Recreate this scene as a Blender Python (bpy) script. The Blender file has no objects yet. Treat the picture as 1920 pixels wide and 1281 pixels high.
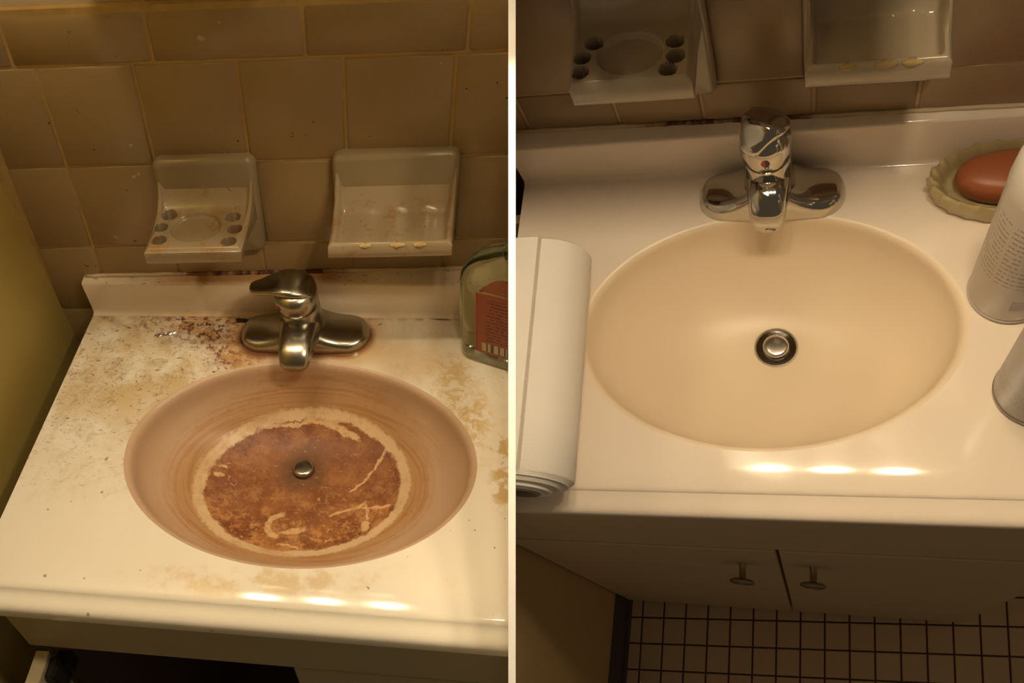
import bpy, bmesh, math, random
from mathutils import Matrix, Vector
random.seed(7)
scene = bpy.context.scene
COL = scene.collection

# ------------------------------------------------------------------ view
# Two small bathrooms stand back to back with a thin white partition added between them
# (grimy room: 'G', cleaned room: 'C').  Room axes: X right, Y towards the tiled wall, Z up,
# origin on the counter top at the foot of the tiled wall under the basin's centre line.
CAL = {'L': {'R': [[0.99643, 0.06434, -0.05459], [0.01086, -0.73941, -0.67316], [-0.08367, 0.67017, -0.73748]], 'c': [0.20181, -0.76947, 0.77487], 'd': {'x0': -0.26741, 'x1': -0.17121, 'x2': -0.07037, 'x3': 0.03253, 'x4': 0.13994, 'z0': 0.09597, 'sz1': 0.11357, 'sz2': 0.11819, 'sz3': 0.10212, 'hb': 0.05014, 'tb': 0.02357, 'D': 0.39861, 'Db': 0.41678, 'zb': -0.01497, 'xL': -0.28462, 'xs': 0.00021, 'ys': -0.22848, 'a': 0.18009, 'b': 0.12436, 'phi': -0.09743, 'zd': -0.08441, 'xd': -0.0116, 'yd': -0.19086, 'yc': -0.405, 'zs': -0.055, 'zc': -0.78, 'xcl': -0.28, 'xcr': 0.29, 'xg': 0.0, 'tilt': -0.00594, 'sk': 0.02708, 'yaw': 0.04258, 'twist': 0.07817, 'wyaw': 0.03609, 'e0': -0.06535, 'e1': 0.01954, 't0': -0.2879, 't1': -0.14993, 't2': -0.00317, 't3': 0.14984}}, 'R': {'R': [[0.91259, 0.15354, -0.37896], [0.02012, -0.94256, -0.33344], [-0.40838, 0.29667, -0.86325]], 'c': [0.062, -0.57238, 0.98004], 'd': {'x0': -0.26049, 'x1': -0.15317, 'x2': -0.0605, 'x3': 0.04947, 'x4': 0.14386, 'z0': 0.14742, 'sz1': 0.108, 'sz2': 0.108, 'sz3': 0.108, 'hb': 0.07858, 'tb': 0.01911, 'D': 0.39171, 'Db': 0.41555, 'zb': -0.01498, 'xL': -0.28632, 'xs': -8e-05, 'ys': -0.21135, 'a': 0.18845, 'b': 0.13044, 'phi': 0.07696, 'zd': -0.11915, 'xd': 0.01243, 'yd': -0.19263, 'yc': -0.44194, 'zs': -0.05152, 'zc': -0.86797, 'xcl': -0.28341, 'xcr': 0.28191, 'xg': 0.02254, 'tilt': -0.00139, 'sk': 0.0033, 'yaw': -0.06453, 'twist': 0.00121, 'wyaw': -0.02761, 'e0': -0.04266, 'e1': 0.04256, 't0': -0.3, 't1': -0.15, 't2': 0.0, 't3': 0.15}}}
FPX, PPX, PPY, W, H = 1700.0, 780.0, 640.0, 1920.0, 1281.0

def v3(t): return Vector(t)
up_c = (Vector([CAL['L']['R'][i][2] for i in range(3)]) + Vector([CAL['R']['R'][i][2] for i in range(3)])).normalized()
fw_c = Vector((0, 0, 1))
wy_c = (fw_c - up_c * fw_c.dot(up_c)).normalized()
wx_c = wy_c.cross(up_c)
C2W = Matrix((wx_c, wy_c, up_c))                      # camera axes (x right, y down, z forward) -> world
CAM_POS = Vector((0, 0, 1.75))
CW = C2W.to_4x4(); CW.translation = CAM_POS
def room_matrix(k):
    R = Matrix(CAL[k]['R']); c = Vector(CAL[k]['c'])
    M = R.to_4x4(); M.translation = -(R @ c)
    return CW @ M
ROOM = {'G': room_matrix('L'), 'C': room_matrix('R')}
DIM = {'G': CAL['L']['d'], 'C': CAL['R']['d']}

cd = bpy.data.cameras.new('camera'); cam = bpy.data.objects.new('camera', cd); COL.objects.link(cam)
cm = Matrix((C2W @ Vector((1, 0, 0)), C2W @ Vector((0, -1, 0)), C2W @ Vector((0, 0, -1)))).transposed().to_4x4()
cm.translation = CAM_POS
cam.matrix_world = cm
cd.sensor_fit = 'HORIZONTAL'; cd.sensor_width = 36.0; cd.lens = 36.0 * FPX / W
cd.shift_x = (W / 2 - PPX) / W
cd.clip_start = 0.01; cd.clip_end = 50
scene.camera = cam

# ------------------------------------------------------------------ light and exposure
world = bpy.data.worlds.new('world'); scene.world = world; world.use_nodes = True
bg = world.node_tree.nodes['Background']
bg.inputs[0].default_value = (1.0, 0.74, 0.46, 1); bg.inputs[1].default_value = 0.09
scene.view_settings.view_transform = 'Standard'
scene.view_settings.look = 'None'
scene.view_settings.exposure = 0.0
scene.view_settings.gamma = 1.0
scene.view_settings.use_curve_mapping = False
LAMP_COLOR = (1.0, 0.79, 0.52)
LAMP_STRENGTH = {'G': 205.0, 'C': 275.0}
LAMP_X = {'G': (-0.232, -0.113, 0.006), 'C': (-0.02, 0.085, 0.19)}
LAMP_Z = {'G': 0.85, 'C': 0.80}

# ------------------------------------------------------------------ partition plane (between the rooms)
KP = (W / 2 - PPX) / FPX
PN_C = Vector((1, 0, -KP)).normalized()                # its normal in camera axes, through the viewpoint's sight line
PN = C2W @ PN_C
PHALF = 0.0029
def room_plane(room):
    """partition face in room coordinates: point and normal (normal points out of the room)"""
    Mi = ROOM[room].inverted()
    s = -1 if room == 'G' else 1
    p = CAM_POS + PN * (s * PHALF)
    return Mi @ p, (Mi.to_3x3() @ PN) * (-s)
PLANE = {k: room_plane(k) for k in 'GC'}

# ------------------------------------------------------------------ node expressions
class X:
    def __init__(s, nt, sock): s.nt, s.s = nt, sock
    def _m(s, op, *a):
        n = s.nt.nodes.new('ShaderNodeMath'); n.operation = op
        for i, v in enumerate((s,) + a):
            if isinstance(v, X): s.nt.links.new(v.s, n.inputs[i])
            else: n.inputs[i].default_value = v
        return X(s.nt, n.outputs[0])
    def __add__(s, o): return s._m('ADD', o)
    __radd__ = __add__
    def __sub__(s, o): return s._m('SUBTRACT', o)
    def __rsub__(s, o): return (s * -1.0) + o
    def __mul__(s, o): return s._m('MULTIPLY', o)
    __rmul__ = __mul__
    def __truediv__(s, o): return s._m('DIVIDE', o)
    def abs(s): return s._m('ABSOLUTE')
    def sqrt(s): return s._m('SQRT')
    def max(s, o): return s._m('MAXIMUM', o)
    def min(s, o): return s._m('MINIMUM', o)
    def pow(s, o): return s._m('POWER', o)
    def fract(s): return s._m('FRACT')
    def floor(s): return s._m('FLOOR')
    def ss(s, a, b):
        n = s.nt.nodes.new('ShaderNodeMapRange'); n.interpolation_type = 'SMOOTHSTEP'
        s.nt.links.new(s.s, n.inputs[0])
        if a <= b: n.inputs[1].default_value, n.inputs[2].default_value, n.inputs[3].default_value, n.inputs[4].default_value = a, b, 0, 1
        else: n.inputs[1].default_value, n.inputs[2].default_value, n.inputs[3].default_value, n.inputs[4].default_value = b, a, 1, 0
        return X(s.nt, n.outputs[0])
class G:
    """one material's node tree"""
    def __init__(s, name, rough=0.4, metal=0.0, spec=0.5):
        s.m = bpy.data.materials.new(name); s.m.use_nodes = True; s.nt = s.m.node_tree
        s.p = s.nt.nodes['Principled BSDF']
        s.p.inputs['Roughness'].default_value = rough; s.p.inputs['Metallic'].default_value = metal
        s.p.inputs['Specular IOR Level'].default_value = spec
        tc = s.nt.nodes.new('ShaderNodeTexCoord'); s.co = tc.outputs['Object']; s.uv = tc.outputs['UV']
        sp = s.nt.nodes.new('ShaderNodeSeparateXYZ'); s.nt.links.new(s.co, sp.inputs[0])
        s.x, s.y, s.z = (X(s.nt, sp.outputs[i]) for i in range(3))
    def use_uv(s):
        sp = s.nt.nodes.new('ShaderNodeSeparateXYZ'); s.nt.links.new(s.uv, sp.inputs[0])
        s.u, s.v = X(s.nt, sp.outputs[0]), X(s.nt, sp.outputs[1])
    def vec(s, a, b, c=0.0):
        n = s.nt.nodes.new('ShaderNodeCombineXYZ')
        for i, v in enumerate((a, b, c)):
            if isinstance(v, X): s.nt.links.new(v.s, n.inputs[i])
            else: n.inputs[i].default_value = v
        return n.outputs[0]
    def noise(s, scale, detail=4, rough=0.55, dist=0.0, vec=None, off=(0, 0, 0), sc=(1, 1, 1)):
        mp = s.nt.nodes.new('ShaderNodeMapping'); s.nt.links.new(vec or s.co, mp.inputs[0])
        mp.inputs['Location'].default_value = off; mp.inputs['Scale'].default_value = sc
        n = s.nt.nodes.new('ShaderNodeTexNoise'); s.nt.links.new(mp.outputs[0], n.inputs['Vector'])
        n.inputs['Scale'].default_value = scale; n.inputs['Detail'].default_value = detail
        n.inputs['Roughness'].default_value = rough; n.inputs['Distortion'].default_value = dist
        return X(s.nt, n.outputs[0])
    def attr(s, name):
        n = s.nt.nodes.new('ShaderNodeAttribute'); n.attribute_name = name
        return X(s.nt, n.outputs['Fac'])
    def mix(s, a, b, f):
        n = s.nt.nodes.new('ShaderNodeMix'); n.data_type = 'RGBA'
        if isinstance(f, X): s.nt.links.new(f.s, n.inputs[0])
        else: n.inputs[0].default_value = f
        for i, v in ((6, a), (7, b)):
            if isinstance(v, tuple): n.inputs[i].default_value = (*v, 1)
            else: s.nt.links.new(v, n.inputs[i])
        return n.outputs[2]
    def color(s, c):
        if isinstance(c, tuple): s.p.inputs['Base Color'].default_value = (*c, 1)
        else: s.nt.links.new(c, s.p.inputs['Base Color'])
    def rough(s, r): s.nt.links.new(r.s, s.p.inputs['Roughness'])
    def bump(s, h, strength=0.3, dist=0.001):
        b = s.nt.nodes.new('ShaderNodeBump'); b.inputs['Strength'].default_value = strength; b.inputs['Distance'].default_value = dist
        s.nt.links.new(h.s, b.inputs['Height']); s.nt.links.new(b.outputs[0], s.p.inputs['Normal'])
    def dist(s, cx, cy, ax=1.0, ay=1.0, rot=0.0):
        """elliptic distance in the room's X,Y plane"""
        c, n = math.cos(rot), math.sin(rot)
        dx, dy = s.x - cx, s.y - cy
        a = (dx * c + dy * n) / ax; b = (dy * c - dx * n) / ay
        return (a * a + b * b).sqrt()

# ------------------------------------------------------------------ mesh helpers
def pydata(verts, faces):
    bm = bmesh.new()
    vs = [bm.verts.new(v) for v in verts]
    for f in faces:
        try: bm.faces.new([vs[i] for i in f])
        except ValueError: pass
    return bm
def clip(bm, room, off=(0, 0, 0)):
    co, no = PLANE[room]
    bmesh.ops.bisect_plane(bm, geom=bm.verts[:] + bm.edges[:] + bm.faces[:], plane_co=co - Vector(off), plane_no=no, clear_outer=True)
    e = [x for x in bm.edges if x.is_boundary and all(abs((v.co + Vector(off) - co).dot(no)) < 2e-5 for v in x.verts)]
    if len(e) > 2:
        try: bmesh.ops.holes_fill(bm, edges=e, sides=0)
        except Exception: pass
def mesh_of(bm, name, smooth=True, normals=True):
    if normals: bmesh.ops.recalc_face_normals(bm, faces=bm.faces[:])
    me = bpy.data.meshes.new(name); bm.to_mesh(me); bm.free()
    if smooth: me.polygons.foreach_set('use_smooth', [True] * len(me.polygons))
    return me
def sharp(ob, ang=35):
    m = ob.modifiers.new('edges', 'EDGE_SPLIT'); m.split_angle = math.radians(ang); m.use_edge_sharp = False
    return ob
def part(name, bm, mat, parent, smooth=True, room=None, edge=None, normals=True, off=(0, 0, 0)):
    """a mesh under its thing (coordinates local to the thing)"""
    if room: clip(bm, room, off)
    if not bm.faces: bm.free(); return None
    ob = bpy.data.objects.new(name, mesh_of(bm, name, smooth, normals)); COL.objects.link(ob)
    ob.data.materials.append(mat)
    if parent is not None: ob.parent = parent
    if edge: sharp(ob, edge)
    return ob
def tag(ob, label, cat=None, group=None, kind=None):
    ob['label'] = label
    if cat: ob['category'] = cat
    if group: ob['group'] = group
    if kind: ob['kind'] = kind
    return ob
def thing(name, room, loc, label, cat, group=None, rz=0.0):
    o = bpy.data.objects.new(name, None); COL.objects.link(o); o.empty_display_size = 0.02
    o.matrix_world = ROOM[room] @ Matrix.Translation(loc) @ Matrix.Rotation(rz, 4, 'Z')
    return tag(o, label, cat, group)
def struct(name, bm, mat, room, label, smooth=False, do_clip=True, edge=None):
    if do_clip: clip(bm, room)
    ob = bpy.data.objects.new(name, mesh_of(bm, name, smooth)); COL.objects.link(ob); ob.data.materials.append(mat)
    ob.matrix_world = ROOM[room]
    if edge: sharp(ob, edge)
    return tag(ob, label, kind='structure')
def box(bm, x0, x1, y0, y1, z0, z1, fn=None):
    c = [(x, y, z) for z in (z0, z1) for y in (y0, y1) for x in (x0, x1)]
    vs = [bm.verts.new(fn(*p) if fn else p) for p in c]
    for f in ((0, 2, 3, 1), (4, 5, 7, 6), (0, 1, 5, 4), (2, 6, 7, 3), (0, 4, 6, 2), (1, 3, 7, 5)): bm.faces.new([vs[i] for i in f])
    return vs
def bevel_box(x0, x1, y0, y1, z0, z1, r, fn=None, seg=2):
    bm = bmesh.new(); box(bm, x0, x1, y0, y1, z0, z1)
    bmesh.ops.bevel(bm, geom=bm.edges[:], offset=r, segments=seg, affect='EDGES', profile=0.5)
    if fn:
        for v in bm.verts: v.co = fn(*v.co)
    return bm
def loft(sections, bm=None, closed=True, caps=True):
    bm = bm or bmesh.new()
    rows = [[bm.verts.new(p) for p in s] for s in sections]
    n = len(rows[0])
    for a, b in zip(rows, rows[1:]):
        for i in range(n if closed else n - 1):
            j = (i + 1) % n
            bm.faces.new((a[i], a[j], b[j], b[i]))
    if caps and closed:
        bm.faces.new(rows[0][::-1]); bm.faces.new(rows[-1])
    return bm
def lathe(profile, n=32, bm=None, cx=0, cy=0, axis=None, caps=True):
    """profile: (radius, height); axis: Matrix applied to the finished points"""
    secs = []
    for r, z in profile:
        secs.append([((axis @ Vector((r * math.cos(t), r * math.sin(t), z))) if axis else Vector((cx + r * math.cos(t), cy + r * math.sin(t), z)))
                     for t in (2 * math.pi * i / n for i in range(n))])
    return loft(secs, bm, True, caps)
def sstep(a, b, x):
    t = min(1, max(0, (x - a) / (b - a))); return t * t * (3 - 2 * t)
def lerp(a, b, t): return a + (b - a) * t

# ------------------------------------------------------------------ materials
def mat_simple(name, c, rough=0.4, metal=0.0, spec=0.5, var=0.0, scale=30.0, bump=0.0):
    g = G(name, rough, metal, spec)
    if var:
        n = g.noise(scale, 5)
        g.color(g.mix(tuple(x * (1 - var) for x in c), tuple(min(1, x * (1 + var)) for x in c), n))
    else: g.color(c)
    if bump: g.bump(g.noise(scale * 6, 3), bump, 0.0005)
    return g.m
def mat_tile(name, c, flecks):
    g = G(name, 0.33, 0, 0.45)
    n = g.noise(14, 5)
    col = g.mix(tuple(x * 0.9 for x in c), tuple(x * 1.1 for x in c), n)
    if flecks:
        s = g.noise(150, 2, 0.4, off=(3, 1, 7)).ss(0.735, 0.76) * g.noise(9, 2).ss(0.5, 0.6)
        col = g.mix(col, (0.035, 0.02, 0.01), s)
        p = g.noise(70, 2, 0.5, off=(8, 3, 1)).ss(0.76, 0.78) * 0.5
        col = g.mix(col, (0.55, 0.47, 0.30), p)
    g.color(col)
    g.rough(g.noise(20, 3) * 0.2 + 0.24)
    g.bump(g.noise(60, 2), 0.08, 0.0006)
    return g.m
TILE = {'G': mat_tile('taupe_wall_tile', (0.30, 0.205, 0.092), True), 'C': mat_tile('brown_wall_tile', (0.29, 0.19, 0.10), False)}
GROUT = {'G': mat_simple('yellowed_grout', (0.40, 0.265, 0.085), 0.85, var=0.25, scale=60, bump=0.4),
         'C': mat_simple('tan_grout', (0.52, 0.36, 0.19), 0.85, var=0.2, scale=60, bump=0.4)}
PAINT = {'G': mat_simple('olive_wall_paint', (0.39, 0.295, 0.082), 0.42, var=0.10, scale=8, bump=0.12),
         'C': mat_simple('brown_wall_paint', (0.58, 0.40, 0.18), 0.5, var=0.08, scale=8, bump=0.1)}
UPPER = mat_simple('upper_wall_paint', (0.55, 0.46, 0.32), 0.6, var=0.05, scale=10)

def mat_ceramic(name, c, dirt):
    g = G(name, 0.16, 0, 0.5)
    col = g.mix(tuple(x * 0.95 for x in c), c, g.noise(12, 3))
    if dirt:
        d = (g.noise(45, 6, 0.65, off=(2, 0, 0)).ss(0.52, 0.68) * dirt)
        col = g.mix(col, (0.30, 0.17, 0.06), d)
        f = g.noise(160, 3, 0.6, 1.0, sc=(1, 1, 1)).ss(0.66, 0.72) * dirt
        col = g.mix(col, (0.10, 0.045, 0.02), f)
    g.color(col)
    return g.m
CER_G = mat_ceramic('stained_white_ceramic', (0.29, 0.225, 0.13), 0.0)
CER_G_TRAY = mat_ceramic('grimy_white_ceramic', (0.35, 0.27, 0.165), 0.75)
CER_C = mat_ceramic('white_ceramic', (0.40, 0.325, 0.23), 0.0)
CER_C_TRAY = mat_ceramic('washed_white_ceramic', (0.42, 0.345, 0.24), 0.0)
MASTIC = mat_simple('dried_yellow_glue', (0.46, 0.33, 0.13), 0.6, var=0.2, scale=80, bump=0.3)

# cleaned vanity top
g = G('clean_cultured_marble', 0.09, 0, 0.5)
g.color(g.mix((0.81, 0.705, 0.585), (0.85, 0.745, 0.625), g.noise(6, 3)))
MARBLE_C = g.m
g = G('clean_basin_gelcoat', 0.36, 0, 0.4)
g.color(g.mix((0.79, 0.655, 0.475), (0.82, 0.685, 0.505), g.noise(6, 3)))
BASIN_C = g.m

# grimy vanity top (rust, dried dirt and yellow soap film)
def grime_deck():
    D = DIM['G']; fx = -0.016
    g = G('grimy_cultured_marble', 0.16, 0, 0.5)
    warp = g.noise(24, 4, 0.6) - 0.5
    base = g.mix((0.82, 0.77, 0.66), (0.86, 0.81, 0.70), g.noise(7, 3))
    back = (g.y + warp * 0.10).ss(-0.33, -0.11)                     # 1 near the wall
    leftb = (g.x * -1.0 + warp * 0.12).ss(-0.02, 0.12)
    # broad yellow-tan film
    film = g.noise(16, 6, 0.62, 0.6).ss(0.36, 0.66)
    col = g.mix(base, (0.60, 0.46, 0.24), film * back * (leftb * 0.60 + 0.36))
    # mottled greenish smears over the back-left half
    sm = g.noise(55, 6, 0.7, 1.2, off=(4, 2, 0)).ss(0.50, 0.66) * back * leftb
    col = g.mix(col, (0.38, 0.27, 0.13), sm * 0.62)
    # curved scrub strokes: thin rings broken up by noise
    rings = (g.dist(-0.19, -0.13, 1, 0.8, 0.3) * 210 + g.noise(40, 3) * 5.0).fract()
    st = rings.ss(0.80, 0.95) * g.noise(60, 3, 0.6, off=(1, 5, 0)).ss(0.55, 0.66) * back * leftb
    col = g.mix(col, (0.24, 0.17, 0.09), st * 0.9)
    flk = g.noise(300, 3, 0.6, 0.8, sc=(0.40, 1, 1)).ss(0.62, 0.68) * (back * leftb * 0.95 + 0.02)
    col = g.mix(col, (0.14, 0.08, 0.04), flk)
    # heavy rust crumbs between the left end of the splash and the tap
    heavy = g.dist(fx - 0.105, -0.045, 0.105, 0.036, -0.12)
    heavy = (heavy + warp * 1.3).ss(1.35, 0.35)
    hv2 = ((g.dist(fx - 0.085, -0.085, 0.035, 0.055, 0.5)) + warp * 1.2).ss(1.2, 0.3)
    hv = heavy.max(hv2)
    col = g.mix(col, (0.46, 0.20, 0.06), hv * g.noise(38, 5, 0.6, off=(0, 3, 0)).ss(0.34, 0.62) * 0.85)
    col = g.mix(col, (0.14, 0.045, 0.022), hv * g.noise(110, 5, 0.70, off=(6, 3, 0)).ss(0.50, 0.57))
    col = g.mix(col, (0.80, 0.70, 0.58), hv * g.noise(200, 2, 0.5, off=(1, 3, 9)).ss(0.68, 0.72) * 0.8)
    # dirt line in the joint at the foot of the splash
    jt = (g.y + warp * 0.02).ss(-D['tb'] - 0.013, -D['tb'] - 0.001) * g.noise(60, 4, 0.65).ss(0.42, 0.62)
    col = g.mix(col, (0.25, 0.10, 0.04), jt * 0.75)
    # brown bloom around the tap's base plate
    tapd = ((g.x - fx).abs() - 0.048).max(0.0)
    td = (tapd * tapd + (g.y + 0.060) * (g.y + 0.060)).sqrt() + warp * 0.010
    col = g.mix(col, (0.52, 0.29, 0.10), td.ss(0.062, 0.028) * 0.75)
    col = g.mix(col, (0.17, 0.06, 0.025), td.ss(0.038, 0.028))
    # yellow crust running right of the basin, under and below the bottle
    cr = (g.dist(0.165, -0.150, 0.030, 0.085, 0.35) + warp * 1.5).ss(1.25, 0.35)
    col = g.mix(col, (0.60, 0.42, 0.15), cr * g.noise(70, 5, 0.65, 1.0).ss(0.40, 0.60) * 0.8)
    cr2 = (g.dist(0.10, -0.095, 0.075, 0.040, 0.0) + warp * 1.2).ss(1.2, 0.3)
    col = g.mix(col, (0.56, 0.38, 0.16), cr2 * 0.55)
    cr3 = (g.dist(0.215, -0.235, 0.016, 0.060, 0.0) + warp * 2.0).ss(1.1, 0.4)
    col = g.mix(col, (0.56, 0.37, 0.11), cr3 * g.noise(50, 4).ss(0.45, 0.55) * 0.8)
    sliver = (g.dist(0.136, -0.0285, 0.017, 0.0022, -0.12) + warp * 0.9).ss(1.1, 0.7)
    col = g.mix(col, (0.16, 0.07, 0.03), sliver * 0.9)
    # faint brown drips below the basin
    fr = (g.dist(0.0, -0.372, 0.16, 0.020, 0.03) + warp * 1.8).ss(1.2, 0.3)
    col = g.mix(col, (0.66, 0.50, 0.28), fr * g.noise(28, 4, 0.6, off=(2, 2, 2)).ss(0.46, 0.62) * 0.7)
    sp = g.noise(95, 2, 0.4, off=(9, 1, 4)).ss(0.735, 0.75)
    col = g.mix(col, (0.36, 0.22, 0.08), sp * 0.8)
    g.color(col)
    g.rough((sm * 0.3 + hv * 0.4 + film * back * 0.35 + 0.10).min(0.75))
    g.bump(g.noise(300, 2) * hv, 0.35, 0.001)
    return g.m
MARBLE_G = grime_deck()

def grime_splash():
    g = G('dirty_splash_marble', 0.22, 0, 0.5)
    D = DIM['G']
    col = g.mix((0.74, 0.62, 0.46), (0.80, 0.68, 0.51), g.noise(9, 3))
    top = g.z.ss(D['hb'] - 0.004, D['hb'] - 0.001)
    fl = g.noise(330, 2, 0.5, sc=(0.5, 1, 1)).ss(0.66, 0.72) * top
    col = g.mix(col, (0.12, 0.06, 0.03), fl)
    n = g.noise(45, 4, 0.6)
    ru = ((g.x + n * 0.06).ss(-0.20, -0.12)) * ((g.x + n * 0.05).ss(0.09, 0.03)) * top
    bk = (g.y + n * 0.010 - g.x * D['wyaw']).ss(-0.022, -0.006)
    col = g.mix(col, (0.42, 0.20, 0.06), ru * bk * 0.85)
    lowr = (g.z + n * 0.016).ss(0.016, 0.006) * (g.x + n * 0.1).ss(-0.27, -0.08) * (g.x + n * 0.1).ss(0.14, 0.02)
    col = g.mix(col, (0.50, 0.28, 0.10), lowr * 0.6)
    g.color(col)
    return g.m
SPLASH_G = grime_splash()

def grime_bowl():
    D = DIM['G']
    g = G('rust_stained_basin', 0.30, 0, 0.45)
    rho = g.attr('rho')
    w1 = g.noise(40, 5, 0.65) - 0.5
    w2 = g.noise(150, 4, 0.65, off=(3, 3, 0)) - 0.5
    r = g.dist(-0.007, -0.2185, 0.109, 0.0865) * 0.70 + w1 * 0.06 + w2 * 0.07
    front = (g.y * -1.0).ss(0.14, 0.33)
    tan = g.mix((0.49, 0.335, 0.22), (0.57, 0.405, 0.275), g.noise(12, 4))          # upper wall, pinkish soap film
    tan = g.mix(tan, (0.50, 0.30, 0.16), g.noise(30, 6, 0.7, sc=(1, 1, 2.5)).ss(0.48, 0.66) * 0.6 * r.ss(1.10, 0.90))
    bands = g.noise(1.0, 4, 0.6, vec=g.vec(g.x * 9, g.y * 9, rho * 38))
    tan = g.mix(tan, (0.47, 0.28, 0.14), bands.ss(0.48, 0.64) * r.ss(1.08, 0.90) * 0.6)
    col = g.mix(tan, (0.44, 0.25, 0.105), r.ss(1.00, 0.82) * 0.8)
    col = g.mix(col, (0.36, 0.18, 0.065), bands.ss(0.50, 0.60) * r.ss(0.98, 0.84) * 0.6)                 # ochre band above the ring
    speck = g.noise(210, 3, 0.6, off=(5, 0, 2)).ss(0.58, 0.66) * r.ss(1.0, 0.84) * (g.noise(18, 3).ss(0.42, 0.6))
    col = g.mix(col, (0.38, 0.19, 0.06), speck * 0.8)
    ringm = r.ss(0.690, 0.715) * r.ss(0.795, 0.765)                                # pale clean ring
    col = g.mix(col, (0.66, 0.49, 0.30), ringm * (g.noise(40, 5, 0.65).ss(0.30, 0.55) * 0.6 + 0.4))
    inn = r.ss(0.715, 0.690)
    rust = g.mix((0.21, 0.072, 0.024), (0.35, 0.145, 0.050), g.noise(26, 7, 0.72).ss(0.36, 0.66))
    rust = g.mix(rust, (0.17, 0.050, 0.018), g.noise(55, 7, 0.75, off=(7, 1, 0)).ss(0.47, 0.62) * r.ss(0.34, 0.64) * 0.9)
    rust = g.mix(rust, (0.22, 0.09, 0.05), g.noise(16, 5, 0.6, off=(1, 4, 0)).ss(0.5, 0.7) * 0.5)
    rust = g.mix(rust, (0.62, 0.33, 0.13), front * g.noise(70, 6, 0.75, off=(2, 9, 0)).ss(0.46, 0.60) * 0.75)
    rust = g.mix(rust, (0.14, 0.066, 0.026), (g.dist(D['xd'], D['yd']) + w1 * 0.02).ss(0.044, 0.014) * 0.8)             # grey-brown sludge round the plug
    # chips and scratches where the crust has flaked off
    def ln(x0, y0, x1, y1, wd):
        L = math.hypot(x1 - x0, y1 - y0); dx, dy = (x1 - x0) / L, (y1 - y0) / L
        a = (g.x - x0) * dx + (g.y - y0) * dy; b = ((g.y - y0) * dx - (g.x - x0) * dy + w1 * 0.012 + w2 * 0.006).abs()
        return b.ss(wd, wd * 0.5) * (a + w2 * 0.02).ss(-0.004, 0.004) * (a + w2 * 0.02).ss(L + 0.004, L - 0.004)
    def arc(cx, cy, R, wd, side):
        d = (g.dist(cx, cy) - R + w2 * 0.006).abs()
        return d.ss(wd, wd * 0.5) * ((g.x - cx) * side).ss(-0.001, 0.004)
    def blob(cx, cy, ax, ay, rot=0.0): return (g.dist(cx, cy, ax, ay, rot) + w1 * 1.4 + w2 * 0.8).ss(1.0, 0.75)
    chips = arc(-0.022, -0.268, 0.0165, 0.0042, -1.0).max(blob(-0.010, -0.2755, 0.016, 0.0052, 0.25)).max(blob(0.0684, -0.268, 0.0055, 0.0085)).max(
        ln(0.088, -0.160, 0.064, -0.202, 0.0022)).max(ln(0.064, -0.202, 0.045, -0.220, 0.0016)).max(ln(-0.001, -0.130, 0.051, -0.154, 0.0042)).max(blob(0.006, -0.129, 0.026, 0.009)).max(
        ln(-0.081, -0.147, -0.002, -0.131, 0.0022)).max(blob(-0.105, -0.206, 0.0075, 0.0040)).max(ln(-0.107, -0.196, -0.097, -0.195, 0.0018)).max(
        ln(0.065, -0.236, 0.028, -0.252, 0.0024)).max(ln(0.060, -0.243, 0.094, -0.243, 0.0022)).max(ln(0.066, -0.238, 0.070, -0.262, 0.0022)).max(ln(-0.020, -0.296, 0.004, -0.300, 0.0020))
    fl = (g.noise(150, 4, 0.65, 0.6, off=(1, 8, 3), sc=(0.7, 1, 1)).ss(0.63, 0.68) * (front * 0.8 + 0.3)).max(g.noise(300, 3, 0.6, off=(4, 8, 3)).ss(0.66, 0.70) * 0.6)
    streak = g.noise(60, 5, 0.72, 2.5, off=(6, 6, 6)).ss(0.60, 0.68) * front * 0.7
    chips = chips * (g.noise(120, 4, 0.7, off=(5, 5, 5)).ss(0.30, 0.52) * 0.7 + 0.3)
    allc = chips.max(fl).max(streak)
    rust = g.mix(rust, (0.70, 0.47, 0.25), allc * 0.85)
    col = g.mix(col, rust, inn)
    g.color(col)
    g.rough((inn * 0.10 + 0.38 + w2 * 0.3).max(0.15))
    g.bump(w2 * inn + allc * 0.4, 0.25, 0.0015)
    return g.m
BASIN_G = grime_bowl()

CHROME_C = mat_simple('polished_chrome', (0.52, 0.50, 0.46), 0.07, 1.0)
g = G('hazed_chrome', 0.28, 1.0)
f = g.noise(40, 5, 0.65)
g.color(g.mix((0.36, 0.34, 0.27), (0.43, 0.40, 0.33), f)); g.rough(g.noise(90, 3, 0.5) * 0.14 + 0.17)
CHROME_G = g.m
SLUDGE = mat_simple('drain_sludge', (0.10, 0.052, 0.024), 0.8, var=0.4, scale=120, bump=0.4)
CHROME_S = mat_simple('brushed_plug_chrome', (0.66, 0.62, 0.56), 0.20, 1.0)
RED = mat_simple('red_mark', (0.45, 0.01, 0.012), 0.4)
BLUE = mat_simple('dark_blue_mark', (0.008, 0.010, 0.03), 0.4)
BLACK = mat_simple('black_rubber', (0.012, 0.011, 0.010), 0.6)
CAB = {'G': mat_simple('olive_cabinet_laminate', (0.44, 0.38, 0.24), 0.5, var=0.05, scale=12), 'C': mat_simple('beige_cabinet_laminate', (0.62, 0.48, 0.29), 0.5, var=0.05, scale=12)}
CABEDGE = mat_simple('cabinet_edge_band', (0.60, 0.52, 0.34), 0.5)
BRASS = mat_simple('dulled_nickel', (0.34, 0.27, 0.19), 0.32, 1.0)

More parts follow.
